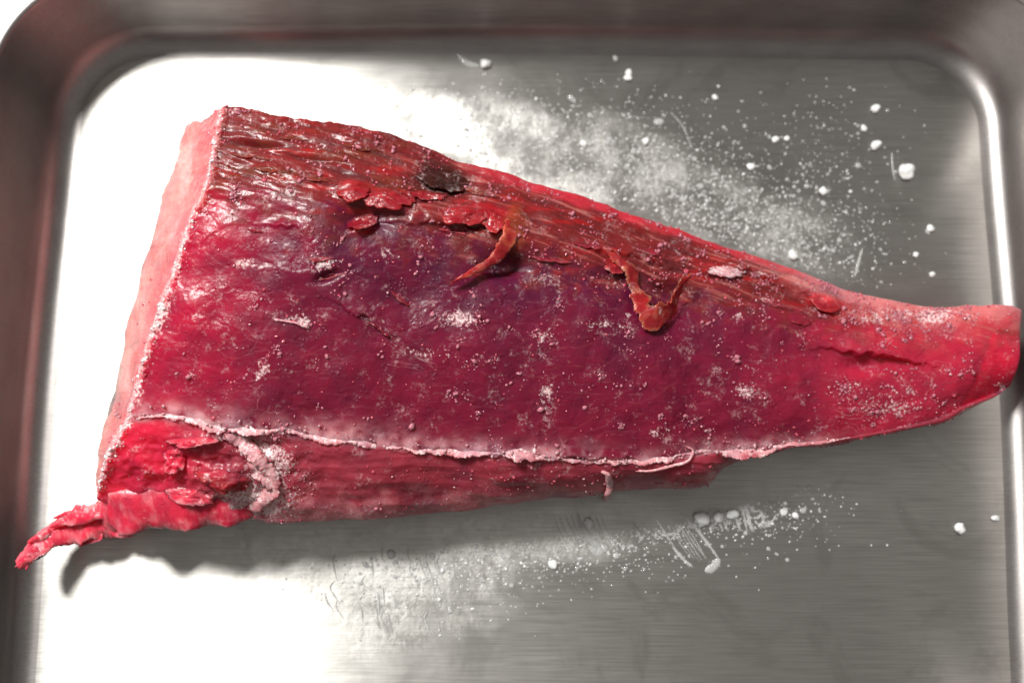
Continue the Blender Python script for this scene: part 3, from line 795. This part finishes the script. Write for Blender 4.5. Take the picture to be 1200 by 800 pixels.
c = pick(2600, np.exp(-((SI - (1 + nE - 2)) / 5.) ** 2) * sst(1.0, 1.05, TAU) * sst(4, 3.7, TAU) * (.15 + sst(-.3, .4, n3)) + 1e-9); r = np.exp(rng.normal(math.log(.00020), .4, len(c)))
sp = np.c_[G2[c[:, 0], c[:, 1]] + Nn[c[:, 0], c[:, 1]] * .0001, r]
scatter("edge_frost", sp, M_fice, block, ICO1, .45, .8, False)
# crumbs along the membrane
c = pick(1500, np.exp(-((TAU - 3.0) / .035) ** 2) * sst(1020, 940, PX) * (.4 + clump) + 1e-9); r = np.exp(rng.normal(math.log(.00022), .35, len(c)))
sp = np.c_[G2[c[:, 0], c[:, 1]] + Nn[c[:, 0], c[:, 1]] * .0005, r]
scatter("membrane_frost", sp, M_frost, block, ICO1, .4, .8, False)

# ------------------------------------------------------------------ on the tray floor
def floor_pts(n, blobs, rmin, sig):
    out = []
    for cx, cy, rx, ry, w in blobs:
        k = int(n * w); x = rng.normal(cx, rx, k); y = rng.normal(cy, ry, k)
        out.append(np.c_[x, y])
    q = np.concatenate(out)
    up = np.interp(q[:, 0], [260, 430, 600, 790, 1000, 1200], [118, 145, 204, 262, 338, 352])
    dn = np.interp(q[:, 0], [115, 300, 500, 700, 820, 900, 1150, 1200], [640, 625, 612, 590, 578, 545, 480, 470])
    ok = ((q[:, 1] < up) | (q[:, 1] > dn + 34)) & (q[:, 1] > 78) & (q[:, 0] > 110) & (q[:, 0] < 1140) & (q[:, 1] < 790)
    q = q[ok]; r = np.exp(rng.normal(math.log(rmin), sig, len(q)))
    p = W(q[:, 0], q[:, 1], 0.0)
    return np.c_[p, r]
b_up = [(560,165,90,35,.7),(680,190,80,40,1),(760,225,70,40,1.),(860,262,60,35,1),(950,290,50,30,.5),(960,180,60,40,.22)]
b_dn = [(480,665,70,35,.5),(600,640,90,26,.7),(700,620,70,20,.6),(830,605,60,14,.3),(880,600,55,25,.25)]
o = scatter("ice_grit", floor_pts(1100, b_up + b_dn, .00013, .45), M_fice, None, ICO1, .3, .6, False)
tag(o, "fine frost grit scattered on the steel around the fish block", "frost", None, "stuff")
o = scatter("water_droplets", floor_pts(300, b_up + b_dn, .00026, .4), M_fwater, None, ICO2, .08, .4)
tag(o, "tiny clear melt water droplets sprinkled on the tray floor", "water", None, "stuff")
# streaked smears under the lower edge
def streaks():
    Vs, Fs, off = [], [], 0
    def line(pts, w, h=.00022):
        nonlocal off
        P = catmull(np.array([W(x, y, 0) for x, y in pts]), 26); n, m = 26, 6
        T = np.gradient(P, axis=0); T /= np.linalg.norm(T, axis=1)[:, None]; S = np.stack([-T[:, 1], T[:, 0], T[:, 2] * 0], -1)
        t = np.linspace(0, 1, n); ww = w * mm * (np.sin(t * math.pi) ** .4 + .05) * (1 + .7 * perlin(np.stack([t * 9 + off, t * 0, t * 0], -1)))
        a = np.linspace(0, math.pi, m)
        V = P[:, None] + S[:, None] * (ww[:, None] * np.cos(a)[None])[..., None]; V[..., 2] += (h * np.sin(a))[None] * np.minimum(1, ww[:, None] / (w * mm))
        V[..., 2] += .00003
        Vs.append(V.reshape(-1, 3)); Fs.append(grid_faces(n, m) + off); off += n * m
    for k in range(9):
        x = 648 + k * 7; line([(x, 602), (x + 8, 620 + random.random() * 8), (x + 20 + random.random() * 6, 642 + random.random() * 8)], random.uniform(.1, .3))
    line([(676, 600), (684, 622), (700, 640), (708, 646)], .7); line([(690, 640), (702, 646), (712, 640)], .8)
    line([(795, 598), (815, 618), (832, 640), (842, 654)], .3)
    for k in range(6): line([(784 + k * 4, 606 + k * 2), (796 + k * 4, 634), (810 + k * 4 + random.uniform(-3, 3), 656 + random.uniform(-6, 6))], random.uniform(.04, .10), .00008)
    line([(826, 669), (836, 664), (843, 654)], .9); line([(788, 640), (802, 656), (812, 664)], .35); line([(786, 632), (800, 618), (806, 608)], .15)
    line([(742, 612), (748, 624), (752, 634)], .3); line([(770, 608), (778, 622), (790, 640)], .18)
    for k in range(26):
        x = random.uniform(370, 520); y = random.uniform(640, 720); line([(x, y), (x + random.uniform(-6, 4), y + 10), (x + random.uniform(2, 10), y + random.uniform(18, 34))], random.uniform(.08, .2))
        x = random.uniform(820, 900); line([(x, 590 + random.random() * 22), (x + 6, 596 + random.random() * 22), (x + 12, 594 + random.random() * 30)], random.uniform(.1, .28))
    # long thin smears above the fish
    line([(786, 132), (800, 148), (812, 176)], .12, .00006)
    line([(536, 64), (548, 74), (562, 78)], .7); line([(1045, 178), (1046, 196), (1049, 212)], .15); line([(1010, 292), (1006, 308), (1002, 324)], .3)
    o = mesh_obj("water_streaks", np.concatenate(Vs), np.concatenate(Fs), mat_ice("half_frozen_water", (.9, .9, .88), .55, .12))
    tag(o, "white half frozen water streaks smeared on the steel floor", "water", None, "stuff")
streaks()
# individual crumbs and drops that show singly
CR = [(1062,202,2.1,.55,"largest white ice crumb, near the right wall of the tray"),
 (1026,128,1.15,.6,"round ice bead highest in the row of beads above the tail"),
 (1026,171,1.25,.6,"ice bead just left of and above the largest crumb"),
 (1012,151,.75,.6,"small ice bead between two bigger beads near the upper right"),
 (964,225,1.15,.6,"white ice bead standing alone above the tapering end"),
 (929,300,1.1,.6,"ice bead almost touching the back edge of the fish"),
 (1090,268,.9,.6,"ice drop below the largest crumb near the right wall"),
 (1073,299,.75,.6,"small drop closest to the top of the tail end"),
 (1092,322,.75,.6,"lowest small drop between tail and right wall"),
 (1124,619,1.35,.6,"white crumb alone in the lower right of the tray"),
 (1166,607,.8,.5,"small crumb beside the right wall fillet, lower right"),
 (569,76,1.5,.5,"elongated drop against the foot of the far wall"),
 (737,86,1.0,.6,"ice bead near the middle of the far wall"),
 (736,92,.9,.6,"ice bead just under another bead near the far wall"),
 (721,69,.7,.6,"tiny bead right at the foot of the far wall"),
 (838,115,.8,.6,"small bead alone in the clear area under the far wall"),
 (757,166,.95,.6,"bright bead in the frosty patch behind the block"),
 (684,169,.85,.6,"left bead of the frosty patch behind the block"),
 (880,196,.95,.5,"flattened drop at the right edge of the frosty patch"),
 (909,164,.9,.5,"drop left of its smaller twin in the upper right"),
 (922,163,.7,.5,"smaller twin drop in the upper right"),
 (648,661,1.2,.55,"white crumb below the middle of the lower edge"),
 (690,612,1.1,.55,"crumb at the top of the streaky smear"),
 (822,608,1.9,.5,"pinkish white ice lump under the notch in the lower edge"),
 (842,606,1.2,.5,"white lump next to the pinkish ice lump"),
 (858,603,1.1,.5,"rightmost white lump in the row under the notch"),
 (918,600,.9,.5,"drop on the steel right of the row of lumps"),
 (932,604,.8,.5,"flat drop just right of the lumps row, lower one")]
for k, (x, y, r, fl, lab) in enumerate(CR):
    v, f = ico(3)
    rr = r * mm; nn = 1 + .5 * fbm(v * 1.15 + k * 7.7, 3)[:, None]
    v = v * nn * [rr * random.uniform(.9, 1.25), rr * random.uniform(.8, 1.), rr * fl]
    a = random.uniform(0, 6.28)
    v = np.c_[v[:, 0] * math.cos(a) - v[:, 1] * math.sin(a), v[:, 0] * math.sin(a) + v[:, 1] * math.cos(a), np.maximum(v[:, 2] + rr * fl * .45, .00002)]
    o = mesh_obj("ice_crumb", v, f, M_fice)
    o.location = W(x, y, 0)
    tag(o, lab, "ice crumb", "ice crumbs and drops on the tray floor")
